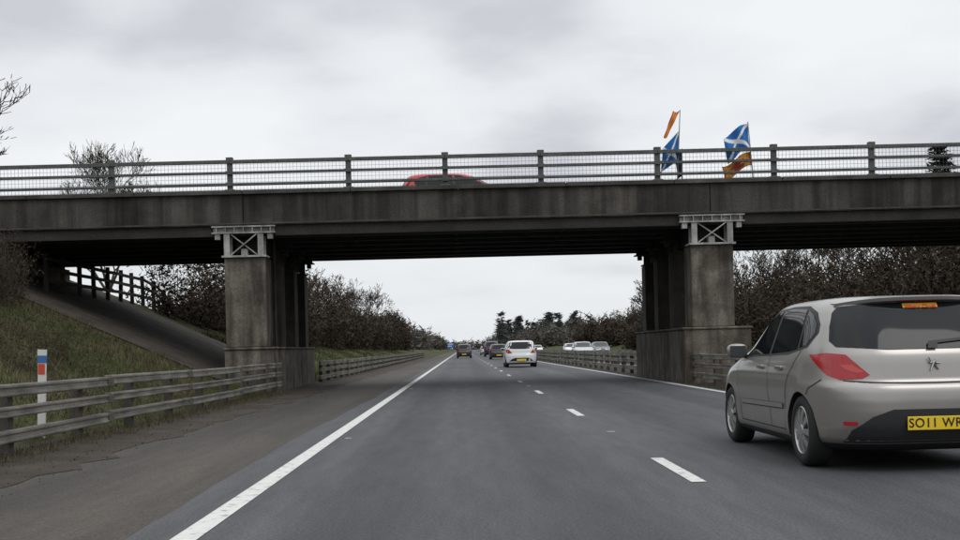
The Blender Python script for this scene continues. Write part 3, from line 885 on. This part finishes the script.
# grass
random.seed(5)
mb=MB()
def blade(x,y,hh,w,m):
    z=gz(x,y) if abs(x)>5.4 else 0
    a=U(0,3.14); dx,dy=math.cos(a)*w,math.sin(a)*w
    lx,ly=U(-.6,.6)*hh,U(-.6,.6)*hh
    mb.tri((x-dx,y-dy,z-.02),(x+dx,y+dy,z-.02),(x+lx,y+ly,z+hh*U(.5,1)),m)
for k in range(9000):
    y=8+R()**.8*23; x=-5.5-R()*min(7.5,.5*y)
    if x<-6.4 and y>30.2: continue
    c=math.sin(x*1.7+2*math.sin(y*.6))+math.sin(y*.9+x)
    m=random.choice((0,0,1,1,3)) if c>.1 else random.choice((1,2,3,3))
    hh=.20 if c>-.4 else .30
    for j in range(6): blade(x+U(-.08,.08),y+U(-.08,.08),U(.06,hh),.008,m)
for k in range(2600):
    y=6+R()*26; x=-5.10+random.gauss(0,.18)
    for j in range(4): blade(x+U(-.05,.05),y+U(-.05,.05),U(.04,.16),.006,random.choice((1,2,3,3)))
for k in range(1500):
    y=6+R()*26; x=5.95+abs(random.gauss(0,.25))
    for j in range(3): blade(x+U(-.05,.05),y+U(-.05,.05),U(.03,.10),.006,random.choice((1,2,3,3)))
for k in range(3500):
    y=43+R()**1.5*100; x=-5.4-R()*4.5
    for j in range(4): blade(x+U(-.15,.15),y+U(-.15,.15),U(.10,.25),.02,random.choice((0,0,1,3)))
mb.obj('grass',G)
mb=MB()
for k in range(1600):
    y=5+R()**1.3*30; x=-4.25+random.gauss(0,.40); 
    if x>-3.0 or x<-5.4: continue
    mb.leaf((x,y,.012+.015*R()),U(.006,.016),random.choice((0,1,2,2,3)))
mb.obj('roadside_debris',T)

# ------------------------------------------------------------ world
w=bpy.data.worlds.new('World'); scene.world=w; w.use_nodes=True
nt=w.node_tree; nt.nodes.clear()
out=nt.nodes.new('ShaderNodeOutputWorld')
sky=nt.nodes.new('ShaderNodeTexSky'); sky.sky_type='NISHITA'; sky.sun_disc=False
SE,SR=math.radians(48),math.radians(150)
sky.sun_elevation=SE; sky.sun_rotation=SR
bg1=nt.nodes.new('ShaderNodeBackground'); bg1.inputs[1].default_value=.1
nt.links.new(sky.outputs[0],bg1.inputs[0])
tc=nt.nodes.new('ShaderNodeTexCoord'); sp=nt.nodes.new('ShaderNodeSeparateXYZ'); nt.links.new(tc.outputs['Generated'],sp.inputs[0])
def mth(op,a,b=None,clamp=False):
    n=nt.nodes.new('ShaderNodeMath'); n.operation=op; n.use_clamp=clamp
    for i,v_ in enumerate((a,b)):
        if v_ is None: continue
        if isinstance(v_,(int,float)): n.inputs[i].default_value=v_
        else: nt.links.new(v_,n.inputs[i])
    return n.outputs[0]
zc=mth('MAXIMUM',sp.outputs[2],0.0)
den=mth('ADD',zc,.22)
cb=nt.nodes.new('ShaderNodeCombineXYZ')
nt.links.new(mth('DIVIDE',sp.outputs[0],den),cb.inputs[0]); nt.links.new(mth('DIVIDE',sp.outputs[1],den),cb.inputs[1])
mp=nt.nodes.new('ShaderNodeMapping'); mp.inputs['Location'].default_value=(3.1,1.4,0); nt.links.new(cb.outputs[0],mp.inputs[0])
n1=nt.nodes.new('ShaderNodeTexNoise'); n1.inputs['Scale'].default_value=1.7; n1.inputs['Detail'].default_value=6; n1.inputs['Roughness'].default_value=.45
nt.links.new(mp.outputs[0],n1.inputs['Vector'])
rp=ramp(nt,n1.outputs[0],[(.38,(.92,.94,.955)),(.52,(.83,.85,.88)),(.66,(.62,.64,.68))])
hz=mth('MULTIPLY',zc,7.0,True)
c1=mixc(nt,(.82,.855,.88),rp.outputs[0],hz)
gain=mth('ADD',mth('MULTIPLY',mth('MAXIMUM',mth('SUBTRACT',zc,.30),0.0),1.1),1.0)
bg2=nt.nodes.new('ShaderNodeBackground'); nt.links.new(c1,bg2.inputs[0]); nt.links.new(gain,bg2.inputs[1])
mx=nt.nodes.new('ShaderNodeMixShader'); mx.inputs[0].default_value=.95
nt.links.new(bg1.outputs[0],mx.inputs[1]); nt.links.new(bg2.outputs[0],mx.inputs[2]); nt.links.new(mx.outputs[0],out.inputs[0])
sl=bpy.data.lights.new('sun','SUN'); sl.energy=.5; sl.angle=math.radians(25); sl.color=(1,.97,.93)
so=bpy.data.objects.new('sun',sl); COL.objects.link(so)
sd=Vector((math.sin(SR)*math.cos(SE),math.cos(SR)*math.cos(SE),math.sin(SE)))
so.rotation_euler=sd.to_track_quat('Z','Y').to_euler()

# ------------------------------------------------------------ camera
cam=bpy.data.cameras.new('camera'); co=bpy.data.objects.new('camera',cam); COL.objects.link(co)
cam.sensor_width=36; cam.lens=1150/960*36; cam.shift_x=18/960; cam.shift_y=79/960
cam.clip_start=.1; cam.clip_end=8000
co.location=(0,0,1.1); co.rotation_euler=(math.pi/2,math.radians(1.4),0)
scene.camera=co
